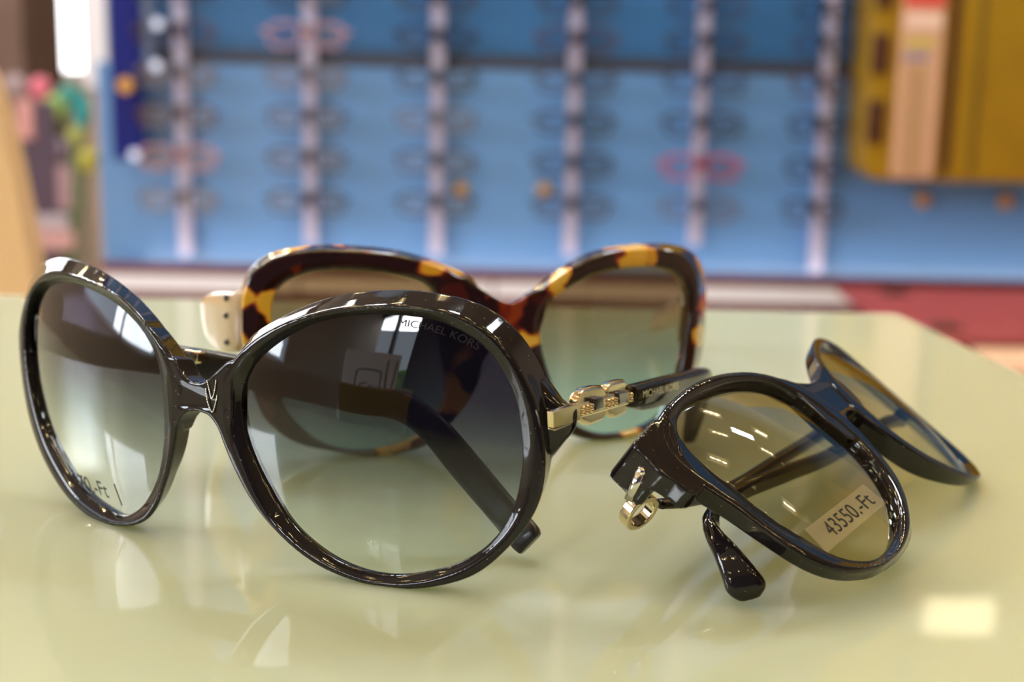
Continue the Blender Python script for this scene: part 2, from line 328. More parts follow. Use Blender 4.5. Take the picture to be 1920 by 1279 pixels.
def front_one():
    root = f1.root('sunglasses', 'large round black sunglasses with grey gradient lenses and gold buckle links, nearest the camera', 'sunglasses')
    mb = MB(); ring1a.solid(mb); ring1b.solid(mb)
    prism(mb, f1, [(322,668),(338,696),(348,710),(359,716),(372,718),(388,711),(408,693),(430,676),(436,700),(434,800),(432,850),(420,836),(406,803),(388,779),(361,771),(346,775),(333,790),(322,812),(314,780),(312,710)], 0, 5.5, .06)
    sweep(mb, f1, [((980,690),(985,850),269,5),((1003,696),(1003,862),269,7),((1022,712),(1020,870),268.5,8),((1045,738),(1040,852),268,8),((1060,752),(1058,822),268,7),((1075,759),(1071,798),268.5,5.5)], 7, power=.6)
    # left end piece, hidden behind the rim
    prism(mb, f1, [(50,545),(75,530),(90,560),(80,640),(60,660),(44,620)], 4, 9)
    fr = mb.build('frame', BLACK, root, True); remesh(fr)
    ring1a.lens(LENS1, root); ring1b.lens(LENS1, root)
    # silver V lines on the bridge, added in place of reflections
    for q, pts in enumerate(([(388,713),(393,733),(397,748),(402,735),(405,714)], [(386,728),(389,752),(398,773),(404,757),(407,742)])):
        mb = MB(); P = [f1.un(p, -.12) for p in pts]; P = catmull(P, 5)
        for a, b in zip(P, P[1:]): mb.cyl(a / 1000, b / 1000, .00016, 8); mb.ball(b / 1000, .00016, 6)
        mb.build('bridge_glint', SILVER, root, True)
    # folded temple
    mb = MB()
    sweep(mb, f1, [((72,585),(72,650),331),((130,605),(125,670),329),((200,628),(195,688),325),((350,650),(345,708),317),((440,666),(440,724),312),((560,692),(560,750),306),((680,718),(672,776),300),((762,736),(738,786),297),((833,785),(790,822),293),((900,860),(850,895),290),((970,944),(921,978),285),((1007,985),(960,1026),281),((1014,1002),(977,1040),280,3.2)], 3.6)
    tm = mb.build('folded_temple', MATTE, root, True); remesh(tm, .0003, 3)
    # CE mark on the inner side of the folded temple
    def ce(u, v): 
        p = at(733 + 22 * u + 3 * v, 768 + 8 * u - 13 * v, 292); return f1.local(p)
    text_on('ce_mark', 'CE', PRINT, root, ce)
    # hinge of the folded temple
    mb = MB(); mb.box(f1.local(at(366, 668, 309)) / 1000, (.004, .004, .003)); mb.build('hinge', GOLD, root, bevel=.0006)
    # open temple: gold bar, buckle links, black blade
    P0 = at(1040, 787, 262.5); T = Vector((.42, .9075, 0)).normalized(); NN = Vector((T.y, -T.x, 0))
    def tp(px, py, n=0):                                  # px on the temple's outer plane, then n mm outward
        d = ray((px, py)); t = (P0 + NN * n - CAMP).dot(NN) / d.dot(NN); return f1.local(CAMP + d * t)
    nl = Vector((NN.dot(f1.w), NN.dot(f1.Y), NN.dot(f1.u)))
    def plate(mb, poly, n0, n1):
        A = [tp(x, y, n1) for x, y in poly]; Bk = [a - nl * (n1 - n0) for a in A]; n = len(A)
        mb.add(mm(A + Bk), [tuple(range(n)), tuple(range(n, 2 * n))[::-1]] + [(i, (i + 1) % n, n + (i + 1) % n, n + i) for i in range(n)])
    mb = MB(); plate(mb, [(1037,773),(1070,762),(1088,757),(1088,788),(1070,795),(1038,803)], 1.0, 2.2); plate(mb, [(1040,805),(1072,794),(1070,797),(1041,808)], .8, 2.3)
    mb.build('temple_bar', GOLD, root, bevel=.0006, seg=3)
    mb = MB(); plate(mb, [(1084,760),(1110,752),(1137,744),(1170,734),(1201,728),(1203,753),(1172,761),(1137,771),(1110,779),(1086,785)], -1.6, 1.2)
    link = mb.build('link_band', GOLD, root, bevel=.0004)
    for oct_ in ([(1083,753),(1090,738),(1100,729),(1118,724),(1131,723),(1138,733),(1140,760),(1138,778),(1131,790),(1106,799),(1092,789),(1085,772)],
                 [(1138,735),(1141,725),(1148,718),(1162,714),(1172,712),(1179,720),(1183,742),(1181,762),(1174,776),(1154,785),(1142,778),(1138,760)]):
        mb = MB(); plate(mb, oct_, -1.8, .5); b = mb.build('buckle', GOLD, root, bevel=.0007, seg=3)
        cx = sum(p[0] for p in oct_) / 12; cy = sum(p[1] for p in oct_) / 12
    for q in ([(1115,748),(1132,744),(1134,766),(1117,771)], [(1160,737),(1177,733),(1179,754),(1162,759)]):
        mb = MB(); plate(mb, q, .4, 1.75); mb.build('dark_inset', DARKJ, root, bevel=.0003)
    for cx, cy in ((1094,771),(1102,768.5),(1110,766),(1141,758),(1148,756),(1155,754),(1184,746),(1191,744),(1198,742)):
        mb = MB()
        for dy in (-5.5, 3.5): mb.ball(tp(cx, cy + dy, 1.3) / 1000, .00052, 10)
        mb.build('bead_pair', GOLD, root, True)
    mb = MB()
    sweep(mb, f1, [((1180,722),(1182,764),299),((1200,716),(1202,770),304),((1240,706),(1240,760),316),((1276,698),(1270,752),329),((1312,690),(1306,744),343),((1328,694),(1302,762),352),((1326,726),(1293,778),358),((1316,778),(1284,804),365),((1303,822),(1279,824),368)], 3.6)
    tb = mb.build('open_temple', BLACK, root, True); remesh(tb, .0003, 3)
    def tx(u, v): return tp(1206 + 66 * u, 746 - 17 * u - 13 * v, 3.25)
    text_on('temple_lettering', 'MICHAEL KORS', GOLD, root, tx)
    # lettering along the upper edge of the near lens
    def edge(u, v):
        x = 738 + 148 * u; y = 612 + 8 * u + 38 * u * u; sl = (8 + 76 * u) / 148
        ny = 13 * v
        q = f1.un((x + sl * ny, y - ny), 0); return Vector((q.x, ring1b.lens_y(q.x, q.z) - .06, q.z))
    text_on('lens_lettering', 'MICHAEL KORS', PRINT, root, edge)
    # price film on the far lens
    def lz(ring, fr, px, py, off):
        d = ring.dL - ring.bulge
        for _ in range(6):
            q = fr.un((px, py), d); d = ring.lens_y(q.x, q.z) - fr.k * q.x ** 2
        return Vector((q.x, ring.lens_y(q.x, q.z) + off, q.z))
    def price(u, v): return lz(ring1a, f1, 118 + 88 * u + 3 * v * 0 - 9 * v, 905 + 29 * u - 28 * v, -.07)
    text_on('price_lettering', '33670.-Ft', INK, root, price)
    mb = MB(); a, b = lz(ring1a, f1, 214, 907, -.06), lz(ring1a, f1, 229, 948, -.06); mb.cyl(a / 1000, b / 1000, .00012, 6); mb.build('price_film_edge', INK, root)
    return lz
lens_point = front_one()

# ================================================================== 2. tortoiseshell sunglasses behind
f2 = Front(18, 9, .0012, (925, 590), touch=(690, 858))
def front_two():
    root = f2.root('sunglasses', 'blurred tortoiseshell butterfly sunglasses with brown gradient lenses standing behind the round black pair', 'sunglasses')
    La = [(510,606),(510,575),(515,550),(530,534),(561,518),(599,510),(646,508),(693,511),(740,517),(790,530),(812,550),(820,580),(820,620),(822,660),(832,700),(832,740),(815,783),(771,820),(715,838),(660,842),(610,830),(570,805),(538,768),(520,715),(511,655)]
    off = lambda P, d: [(x + d * (x - 670) / math.hypot(x - 670, y - 670), y + d * (y - 670) / math.hypot(x - 670, y - 670)) for x, y in P]
    Fa = off(La, 3)
    Ra = [(456,650),(454,600),(457,548),(468,517),(490,496),(516,482),(553,473),(593,469),(646,469),(693,472),(740,477),(786,488),(833,505),(868,522),(890,540),(905,580),(908,640),(905,690),(897,724),(876,760),(845,797),(810,831),(771,847),(732,855),(693,858),(661,853),(615,845),(568,836),(521,810),(490,775),(468,715)]
    Oa = [(452,650,5),(449,600,5),(453,544,5),(461,513,5),(483,490,5),(511,474,5),(549,464,5),(593,459,5),(646,459,5),(693,461,5),(740,466,5),(786,477,5),(833,494,5),(868,509,5),(895,530,5),('a',0,-.4,5),('a',-45,-.8,4.5),('a',-90,-1,4),('a',-135,-.8,4.5)]
    ra = Ring(f2, La, Fa, Ra, Oa, 2.4, 2.2)
    Lb = [(1027,572),(1045,553),(1063,542),(1106,519),(1145,507),(1195,501),(1240,504),(1268,517),(1283,542),(1286,578),(1280,627),(1272,680),(1258,730),(1240,770),(1218,790),(1178,806),(1140,812),(1100,806),(1072,789),(1050,755),(1030,705),(1016,655),(1013,605)]
    off2 = lambda P, d: [(x + d * (x - 1150) / math.hypot(x - 1150, y - 660), y + d * (y - 660) / math.hypot(x - 1150, y - 660)) for x, y in P]
    Fb = off2(Lb, 2.5)
    Rb = [(985,600),(990,572),(1014,545),(1054,514),(1096,489),(1136,475),(1178,468),(1228,466),(1266,471),(1292,486),(1306,508),(1312,535),(1312,578),(1310,627),(1302,686),(1290,740),(1268,780),(1240,800),(1214,811),(1195,817),(1162,823),(1129,827),(1096,824),(1064,812),(1038,785),(1014,735),(997,680),(986,640)]
    Ob = [(990,552,4.5),(1014,530,5),(1054,499,5),(1096,475,5),(1136,463,5),(1178,457,5),(1228,455,5),(1270,460,5.5),(1300,476,6),(1316,499,7),(1323,525,7),(1322,578,7),(1319,627,7),(1312,686,6),('a',-40,-.4,4.5),('a',-90,-1,4),('a',-135,-.8,4.5),('a',180,-.4,5)]
    rb = Ring(f2, Lb, Fb, Rb, Ob, 2.4, 2.2)
    mb = MB(); ra.solid(mb); rb.solid(mb)
    prism(mb, f2, [(868,520),(900,540),(930,558),(955,568),(975,562),(1000,548),(1030,545),(1020,600),(1000,650),(985,665),(965,640),(945,632),(925,645),(905,680),(880,640),(862,560)], .1, 5)
    fr = mb.build('frame', TORT, root, True); remesh(fr, .00035, 4)
    ra.lens(LENS2, root); rb.lens(LENS2, root)
    # ivory temples: wide blades going back from the outer corners
    mb = MB()
    sweep(mb, f2, [((468,520),(468,640),356,3),((448,545),(450,660),358,4),((425,546),(428,662),366,4),((402,548),(412,655),376,4),((388,558),(398,636),386,4),((392,570),(400,632),400,3.4),((430,580),(432,625),440,3)], 4)
    t1 = mb.build('temple', IVORY, root, True); tag(t1, 'ivory temple with dark rivets')
    for p in ((432, 558), (432, 591), (433, 641)):
        b = MB(); c = f2.local(at(p[0], p[1], 361)) + Vector((-1.2, -1.0, 0)); b.ball(c / 1000, .0009, 10); b.build('rivet', DARKJ, t1, True)
    mb = MB()
    sweep(mb, f2, [((1296,520),(1296,610),396,3),((1306,540),(1304,620),402,4),((1296,545),(1294,618),425,4),((1270,560),(1268,612),460,4),((1230,590),(1228,622),495,3.5)], 4)
    mb.build('temple', IVORY, root, True)
front_two()

# ================================================================== 3. black sunglasses leaning at the right
s3 = .9605
_O = CAMP + (Vector((75.155, 322.966, 24.105)) - CAMP) * s3
f3 = Front(63.765, 55.72, .0021 / s3, None, rho=-4.64, O=_O)
def front_three():
    pass
    root = f3.root('sunglasses', 'folded black sunglasses lying tilted at the right with amber lenses and a price sticker', 'sunglasses')
    L = [(1267,807),(1271,783),(1291,762),(1328,742),(1376,728),(1425,727),(1453,735),(1506,765),(1559,807),(1612,855),(1650,903),(1671,950),(1676,988),(1666,1025),(1639,1051),(1602,1054),(1559,1043),(1506,1012),(1453,980),(1400,940),(1385,925),(1344,896),(1303,860),(1275,827)]
    F = [(1256,812),(1258,785),(1278,755),(1322,727),(1376,712),(1430,711),(1463,720),(1516,748),(1570,791),(1624,843),(1664,894),(1686,945),(1691,990),(1681,1030),(1650,1056),(1602,1061),(1556,1050),(1502,1020),(1448,987),(1396,947),(1380,932),(1338,903),(1297,868),(1266,834)]
    R = [(1246,870),(1225,835),(1228,795),(1254,756),(1291,724),(1332,704),(1385,695),(1433,699),(1500,720),(1540,745),(1586,780),(1630,824),(1668,870),(1694,912),(1707,956),(1708,992),(1696,1025),(1676,1045),(1644,1063),(1602,1070),(1559,1063),(1506,1040),(1445,998),(1385,953),(1332,918),(1290,893)]
    O = [(1328,961,5),(1400,1006,5),(1469,1051,5),(1527,1081,5),(1581,1093,5),(1628,1089,5),(1666,1067,5),(1697,1030,5),(1710,993,5),('a',0,-.6,4.5),('a',60,-.8,4.5),('a',100,-.8,4.5),('a',140,-.8,5)]
    Of = [('a',0,-.6,3),('a',60,-.8,3.5),('a',120,-.6,4),('a',180,.2,5.5),('a',-150,.3,5.5),('a',-120,-.1,4.0),('a',-90,-.5,2.6),('a',-40,-.6,2.6)]
    r = Ring(f3, L, F, R, O, 2.2, 3.4); rm = r.mirrored(3.35 * s3)
    rm.dO = smooth(periodic([(math.radians(e[1]), e[2]) for e in Of]), 4); rm.zO = smooth(periodic([(math.radians(e[1]), e[3]) for e in Of]), 4)
    mb = MB(); r.solid(mb); rm.solid(mb)
    # keyhole bridge and end pieces, in mm on the front sheet
    prism(mb, f3, [(-10,9),(-6,8),(0,6.4),(5,6.4),(11,8),(16,9),(17,0),(13,-6),(9,-4.8),(4,-3.8),(0,-4.6),(-4,-8),(-10,-9)], .15, 4.2, .05, True)
    prism(mb, f3, [(1189,831),(1205,812),(1228,786),(1262,790),(1280,850),(1320,910),(1300,925),(1268,903),(1240,886),(1214,858)], .1, 4.5)
    prism(mb, f3, [(1189,831),(1205,812),(1225,800),(1245,830),(1262,872),(1243,888),(1214,858)], .2, 9)
    fr = mb.build('frame', BLACK, root, True); remesh(fr)
    r.lens(LENS3, root); rm.lens(LENS3, root)
    # metal hinge: silver pin plate let into the end piece and a gold knuckle below it
    yf = f3.world(f3.un((1216, 860), 0)).y
    a = f3.local(at(1203, 884, yf + .8)); b = f3.local(at(1180, 936, yf + 2.0))
    mb = MB(); mb.cyl(a / 1000, b / 1000, .0011, 14); mb.ball(a / 1000, .0011, 10); mb.build('hinge_pin_plate', SILVER, root, True)
    kc = f3.local(at(1198, 957, yf + 4.5))
    ax = Vector((.28, .15, .95)).normalized(); u = ax.orthogonal().normalized(); w = ax.cross(u); V = []; Fc = []; n = 28
    for k, (rr, h) in enumerate(((4.1, -1.3), (4.1, 1.3), (2.9, 1.3), (2.9, -1.3))):
        V += [kc + (u * math.cos(2 * math.pi * i / n) + w * math.sin(2 * math.pi * i / n)) * rr + ax * h for i in range(n)]
    for k in range(4): Fc += [(k * n + i, k * n + (i + 1) % n, ((k + 1) % 4) * n + (i + 1) % n, ((k + 1) % 4) * n + i) for i in range(n)]
    kn = link_mesh('hinge_knuckle', mm(V), Fc, GOLD, root, False)
    bv = kn.modifiers.new('bevel', 'BEVEL'); bv.width = .0003; bv.segments = 2
    # far temple, folded under the front; its tip shows below the near rim
    mb = MB()
    sweep(mb, f3, [((1694,776),(1688,800),366),((1660,785),(1652,808),356),((1560,842),(1552,868),330),((1480,872),(1470,902),308),((1400,905),(1388,935),290),((1350,944),(1332,970),277,3),((1344,975),(1322,992),270,3.4),((1358,1000),(1327,1018),266,4),((1386,1030),(1340,1048),262,4.5),((1418,1066),(1354,1087),259,4.8),((1436,1092),(1362,1110),258,4.6),((1424,1114),(1385,1124),258,3.4)], 3)
    t = mb.build('temple', BLACK, root, True); remesh(t, .0003, 3)
    mb = MB()
    sweep(mb, f3, [((1236,938),(1232,952),272,3),((1290,932),(1286,948),281,3),((1372,908),(1366,926),300),((1466,850),(1462,870),326),((1560,792),(1558,810),355),((1610,762),(1606,778),375)], 3)
    mb.build('temple', BLACK, root, True)
    # price sticker on the near lens: corners traced on the lens
    c4 = [(1508, 994), (1618, 909), (1661, 944), (1550, 1037)]
    def st(u, v, off=-.12):
        x = (1 - u) * ((1 - v) * c4[3][0] + v * c4[0][0]) + u * ((1 - v) * c4[2][0] + v * c4[1][0])
        y = (1 - u) * ((1 - v) * c4[3][1] + v * c4[0][1]) + u * ((1 - v) * c4[2][1] + v * c4[1][1])
        return lens_point(r, f3, x, y, off)
    n = 10; V = [st(i / n, j / 4, -.06) for j in range(5) for i in range(n + 1)] + [st(i / n, j / 4, -.12) for j in range(5) for i in range(n + 1)]
    Fs = []; K = 5 * (n + 1)
    for o in (0, K): Fs += [(o + j * (n + 1) + i, o + j * (n + 1) + i + 1, o + (j + 1) * (n + 1) + i + 1, o + (j + 1) * (n + 1) + i) for j in range(4) for i in range(n)]
    sk = link_mesh('price_sticker', mm(V), Fs, FILM, root)
    text_on('price_lettering', '43550.-Ft', INK, sk, lambda u, v: st(.20 + .72 * u, .24 + .58 * v, -.16))
front_three()

# ================================================================== the counter
def table_mat():
    m, t, b = nm('milky_green_glass')
    b.inputs['Base Color'].default_value = (.455, .505, .35, 1); b.inputs['Roughness'].default_value = .55; b.inputs['Specular IOR Level'].default_value = 0
    b.inputs['Coat Weight'].default_value = 1; b.inputs['Coat Roughness'].default_value = .012; b.inputs['Coat IOR'].default_value = 1.5
    b.inputs['Subsurface Weight'].default_value = 1; b.inputs['Subsurface Radius'].default_value = (1, 1, .8); b.inputs['Subsurface Scale'].default_value = .03
    return m
tx0, tx1 = -1.1, .157
root = empty('counter_table', (0, 0, 0)); tag(root, 'counter table with glossy milky green glass top under all three sunglasses', 'table')
poly = [(tx0, -.75), (.335, -.75), (.157, .566), (tx0, .566)]
V = [(x, y, TZ - .012) for x, y in poly] + [(x, y, TZ) for x, y in poly]
mb = MB(); mb.add(V, [(3, 2, 1, 0), (4, 5, 6, 7)] + [(i, (i + 1) % 4, 4 + (i + 1) % 4, 4 + i) for i in range(4)])
mb.build('glass_top', table_mat(), root, bevel=.0015)
WHITEL = pbr('white_laminate', (.75, .73, .70), .35)
mb = MB(); mb.box((-.45, -.1, (TZ - .012) / 2), (1.05, 1.2, TZ - .012)); mb.build('cabinet_body', WHITEL, root, bevel=.004)

# ================================================================== the shop
WALLM = pbr('warm_painted_wall', (.45, .38, .30), .8, noise=(3, (.5, .42, .34)))
NAVY = pbr('navy_wall', (.03, .03, .10), .6, noise=(2, (.05, .045, .13)))
CEIL = pbr('ceiling_paint', (.42, .34, .25), .85, noise=(2, (.46, .38, .28)))
FLOOR = pbr('pale_wood_floor', (.60, .47, .36), .35, noise=(5, (.54, .42, .31)))
def structure(name, c, d, mat):
    mb = MB(); mb.box(c, d); o = mb.build(name, mat); return tag(o, kind='structure')
structure('floor', (0, 1.2, -.05), (6, 8.4, .1), FLOOR)
structure('ceiling', (0, 1.2, 2.75), (6, 8.4, .1), CEIL)
structure('wall_right', (2.95, 1.2, 1.35), (.1, 8.4, 2.7), WALLM)
structure('wall_left', (-2.95, 1.2, .575), (.1, 8.4, 1.15), WALLM)
structure('wall_left', (-2.95, 1.2, 2.525), (.1, 8.4, .35), WALLM)
structure('wall_left', (-2.95, -1.95, 1.75), (.1, 2.1, 1.2), WALLM)
structure('wall_left', (-2.95, 3.25, 1.75), (.1, 4.3, 1.2), WALLM)
structure('wall_far', (0, 5.35, 1.35), (6, .1, 2.7), WALLM)
structure('wall_display', (1.08, 2.62, 1.35), (3.62, .1, 2.7), pbr('display_wall', (.25, .32, .45), .7))
# wall behind the camera with a shop window
for n, (c, d) in enumerate((((.55, -2.95, 1.35), (4.9, .1, 2.7)), ((-2.45, -2.95, .15), (1.1, .1, .3)), ((-2.45, -2.95, 2.65), (1.1, .1, .1)))):
    structure('wall_street', c, d, NAVY)
def W(px, py, Y): return M_(at(px, py, Y))
PANEL_LO = pbr('blue_panel', (.12, .29, .62), .3, coat=.2, noise=(1.6, (.14, .32, .64)))
PANEL_UP = pbr('upper_blue_panel', (.035, .14, .36), .3, coat=.1, noise=(1.6, (.04, .15, .34)))
NAVYP = pbr('deep_blue_panel', (.006, .012, .17), .5, spec=.2)
MAROON = pbr('maroon_lacquer', (.13, .012, .016), .3, coat=.3)
REDU = pbr('dusty_red_upholstery', (.34, .055, .06), .6, bump=(300, .4))
WHITED = pbr('white_drawer', (.86, .88, .98), .35)
RAILM = pbr('satin_rail', (.56, .54, .74), .4)
GOLDB = pbr('brushed_gold_panel', (.42, .25, .008), .45, metal=.15, noise=(14, (.30, .17, .005)))
BROWN = pbr('dark_brown', (.06, .014, .006), .5)
KNOB = pbr('brass_knob', (.75, .42, .10), .3, metal=.6)
def glow(name, col, s):
    m = bpy.data.materials.new(name); m.use_nodes = True; t = m.node_tree; t.nodes.clear()
    o = t.nodes.new('ShaderNodeOutputMaterial'); e = t.nodes.new('ShaderNodeEmission'); e.inputs[0].default_value = (*col, 1); e.inputs[1].default_value = s
    t.links.new(e.outputs[0], o.inputs[0]); return m

# ---- blue display panels
xl = W(190, 400, 2500).x; xr = 1.75; zb = W(960, 515, 2470).z; zj = W(1000, 119, 2500).z
def panel(name, x0, x1, z0, z1, y, mat, label, cat='wall panel', th=.02):
    mb = MB(); mb.box(((x0 + x1) / 2, y + th / 2, (z0 + z1) / 2), (x1 - x0, th, z1 - z0)); return tag(mb.build(name, mat, None, bevel=.002), label, cat)
WDISP = empty('wall_panelling', ((xl + xr) / 2, 2.5, zb)); tag(WDISP, 'blue wall panelling in two tones behind the rails of eyeglasses', 'wall panelling')
def under(o, par): o.parent = par; o.matrix_parent_inverse = Matrix.Translation(-par.location); return o
under(panel('lower_panel', xl, xr, zb, zj - .012, 2.5, PANEL_LO, 'light blue lower panel', None), WDISP)
under(panel('upper_panel', xl + .1, xr, zj + .012, 2.3, 2.5, PANEL_UP, 'darker blue upper panel', None), WDISP)
mb = MB(); mb.box(((xl + xr) / 2 + .05, 2.513, zj), (xr - xl - .1, .03, .022)); under(mb.build('panel_joint', pbr('dark_joint', (.05, .06, .09), .5)), WDISP)
x0, x1 = W(208, 200, 2440).x, W(268, 200, 2440).x
panel('navy_panel', x0, x1, W(240, 300, 2440).z, 2.25, 2.44, NAVYP, 'narrow deep navy panel hanging at the left end of the blue wall')
# brass standoff knobs
for px, py, Y, lab in ((865, 355, 2500, 'round brass knob on the blue panel between second and third rail, left of the middle'), (1020, 355, 2500, 'round brass knob on the blue panel just left of the fourth rail'),
                       (1725, 373, 2500, 'round brass knob under the left part of the gold cabinet'), (1880, 376, 2500, 'round brass knob under the right part of the gold cabinet'),
                       (240, 160, 2440, 'round brass knob on the narrow navy panel')):
    lab = {865: 'round brass knob on the blue panel just right of the third rail'}.get(px, lab)
    p = W(px, py, Y); mb = MB(); mb.cyl(p, p - Vector((0, .012, 0)), .006, 16).cyl(p - Vector((0, .012, 0)), p - Vector((0, .022, 0)), .014, 24, .012)
    tag(mb.build('brass_knob', KNOB, None, bevel=.001), lab, 'knob', 'brass knobs on the display wall')
# small glowing balls on the left, added in place of lamp reflections
for px, py, lab in ((295, 44, 'uppermost small round white ball added as a glint beside the first rail'), (292, 123, 'middle small round white ball added as a glint beside the first rail, under the uppermost one'), (252, 290, 'lowest small round white ball added as a glint, at the foot of the navy panel')):
    p = W(px, py, 2420); mb = MB(); mb.cyl(p + Vector((0, .075, 0)), p + Vector((0, .004, 0)), .008, 16); b = mb.build('wall_glint', SILVER); tag(b, lab, 'glint', 'glints added on the display wall')
    mb = MB(); mb.ball(p, .009, 12); mb.build('bulb', glow('cool_glint', (.85, .85, 1), 1.2), b, True)  # glowing ball stands for a reflected lamp, not a real bulb

# ---- rails with eyeglasses
railx = [(335, 347, 480), (577, 583, 460), (822, 817, 480), (1083, 1066, 480), (1322, 1304, 460), (1562, 1530, 512)]
ordn = ['first', 'second', 'third', 'fourth', 'fifth', 'sixth']
for i, (xt, xb, yb) in enumerate(railx):
    p = W(xb, yb, 2470); mb = MB(); x = (W(xt, 0, 2470).x + p.x) / 2
    mb.box((x, 2.478, (p.z + 2.2) / 2 + .0), (.022, .016, 2.2 - p.z)); mb.box((x, 2.492, p.z + .05), (.012, .018, .03)); mb.box((x, 2.492, 1.2), (.012, .018, .03))
    tag(mb.build('display_rail', RAILM, None, bevel=.002), 'pale vertical display rail, %s from the left' % ordn[i], 'rail', 'vertical rails on the blue wall')
def glasses(mat, lens, name='eyeglasses'):
    root = empty(name); parts = []
    def rim(cx):
        mb = MB(); n = 28; V = []; m = 6; F = []
        for i in range(n):
            a = 2 * math.pi * i / n; r = 1 / ((abs(math.cos(a)) ** 3 + abs(math.sin(a)) ** 3) ** (1 / 3))
            c = Vector((cx + math.cos(a) * .0255 * r, -.0 + .10 * (cx ** 2) * 12 * 0, math.sin(a) * .0165 * r)); d = Vector((math.cos(a), 0, math.sin(a)))
            for j in range(m):
                b = 2 * math.pi * j / m; V.append(c + d * math.cos(b) * .0021 + Vector((0, 1, 0)) * math.sin(b) * .0025)
        for i in range(n):
            for j in range(m): F.append((i * m + j, i * m + (j + 1) % m, ((i + 1) % n) * m + (j + 1) % m, ((i + 1) % n) * m + j))
        return mb.add(V, F)
    for s in (-1, 1): rim(s * .034).build('rim', mat, root, True)
    for s in (-1, 1):
        mb = MB(); n = 28; V = []
        for y in (-.0006, .0006):
            for i in range(n):
                a = 2 * math.pi * i / n; r = 1 / ((abs(math.cos(a)) ** 3 + abs(math.sin(a)) ** 3) ** (1 / 3)); V.append(Vector((s * .034 + math.cos(a) * .0255 * r, y, math.sin(a) * .0165 * r)))
        mb.add(V, [tuple(range(n)), tuple(range(n, 2 * n))[::-1]] + [(i, (i + 1) % n, n + (i + 1) % n, n + i) for i in range(n)]).build('lens', lens, root)
    mb = MB(); mb.cyl((-.009, 0, .004), (0, -.002, .007), .0017, 8).cyl((0, -.002, .007), (.009, 0, .004), .0017, 8).build('bridge', mat, root, True)
    for s in (-1, 1):
        mb = MB(); P = [Vector((s * .061, 0, .006)), Vector((s * .069, .001, .006)), Vector((s * .070, .010, .006)), Vector((s * .058, .026, .002)), Vector((s * .035, .032, -.004))]
        P = catmull(P, 4)
        for a, b in zip(P, P[1:]): mb.cyl(a, b, .0019, 8)
        mb.build('temple', mat, root, True)
    mb = MB(); mb.box((0, .021, .006), (.016, .040, .018)); mb.build('rail_clip', DARKJ, root, bevel=.002)
    return root
DEMO = lens_mat('demo_lens', [(0, (.92, .92, .95)), (1, (.92, .92, .95))], -20, 20, 2.0)
cols = {'dark grey': (.03, .03, .045), 'brown': (.07, .03, .025), 'black': (.01, .01, .015), 'slate blue': (.03, .05, .12), 'dusty red': (.5, .03, .06), 'pale pink': (.50, .25, .28), 'grey': (.12, .11, .14)}
protos = {k: None for k in cols}
rowy = [(-8, 20), (66, 84), (145, 160), (222, 238), (300, 318), (380, 396)]
def copy_tree(o):
    c = o.copy(); C.objects.link(c)
    for ch in o.children: d = ch.copy(); C.objects.link(d); d.parent = c; d.matrix_parent_inverse = ch.matrix_parent_inverse.copy()
    return c
rnd = random.Random(5)
rown = ['topmost row', 'second row from the top', 'third row from the top', 'fourth row from the top', 'fifth row from the top', 'lowest row']
for i, (xt, xb, yb) in enumerate(railx):
    for j, (ya, yb2) in enumerate(rowy):
        y = ya + (yb2 - ya) * (xt - 580) / (1560 - 580); p = W(xt + (xb - xt) * max(y, 0) / 480, y, 2435)
        k = rnd.choice(['dark grey', 'black', 'brown', 'dark grey', 'slate blue', 'grey', 'black'])
        if (i, j) == (4, 4): k = 'dusty red'
        if (i, j) in ((1, 1), (0, 4)): k = 'pale pink'
        if i == 0 and j == 5: k = 'grey'
        if protos[k] is None: protos[k] = o = glasses(pbr('frame_' + k.replace(' ', '_'), cols[k], .3), DEMO)
        else: o = copy_tree(protos[k])
        x = (W(xt, 0, 2470).x + W(xb, yb, 2470).x) / 2
        o.location = (x - (.018 if i == 5 else 0), 2.435, p.z); o.scale = (.80 if i == 5 else 1.06, 1, 1.15)
        tag(o, '%s eyeglasses on the %s rail from the left, %s' % (k, ordn[i], rown[j]), 'eyeglasses', 'eyeglasses hung on the wall rails')

# ---- cabinet under the panels
base = empty('wall_cabinet', (.4, 2.3, 0)); tag(base, 'low white drawer cabinet with maroon edges under the blue panels', 'cabinet')
Yc = 2430
zt = W(960, 519, Yc).z; zm = W(960, 528, Yc).z; zl = W(960, 560, Yc).z; xa = W(190, 520, Yc).x; xw = W(1660, 550, Yc).x
def cbox(name, x0, x1, y0, y1, z0, z1, mat, bev=.003):
    mb = MB(); mb.box(((x0 + x1) / 2, (y0 + y1) / 2, (z0 + z1) / 2), (x1 - x0, y1 - y0, z1 - z0)); o = mb.build(name, mat, None, bevel=bev); o.parent = base; o.matrix_parent_inverse = Matrix.Translation((-.4, -2.3, 0)); return o
cbox('front_lip', xa, 1.9, 2.428, 2.434, zt - .002, zt + .011, MAROON, .001)
cbox('top_board', xa, 1.9, 2.428, 2.57, zm, zt, MAROON)
n = 4; wdt = (xw - xa) / n
for i in range(n): cbox('drawer_front', xa + i * wdt + .002, xa + (i + 1) * wdt - .002, 2.43, 2.44, zl, zm, WHITED)
cbox('drawer_front', W(1868, 550, Yc).x, 1.9, 2.43, 2.44, zl, zm - .012, WHITED)
cbox('carcass', xa, 1.9, 2.44, 2.57, .02, zm, MAROON)
cbox('lower_edge', xa, 1.9, 2.428, 2.44, zl - .035, zl, MAROON)
cbox('lower_door', xa, xw, 2.43, 2.44, .06, zl - .035, WHITED)
# LED tube on the cabinet top washing the panels
mb = MB(); mb.box(((xa + xr) / 2, 2.446, zt + .003), (xr - xa - .1, .010, .006)); tag(mb.build('led_strip', glow('led', (1, .95, .9), STRIP_GLOW)), 'slim light strip along the foot of the blue panels', 'light strip')

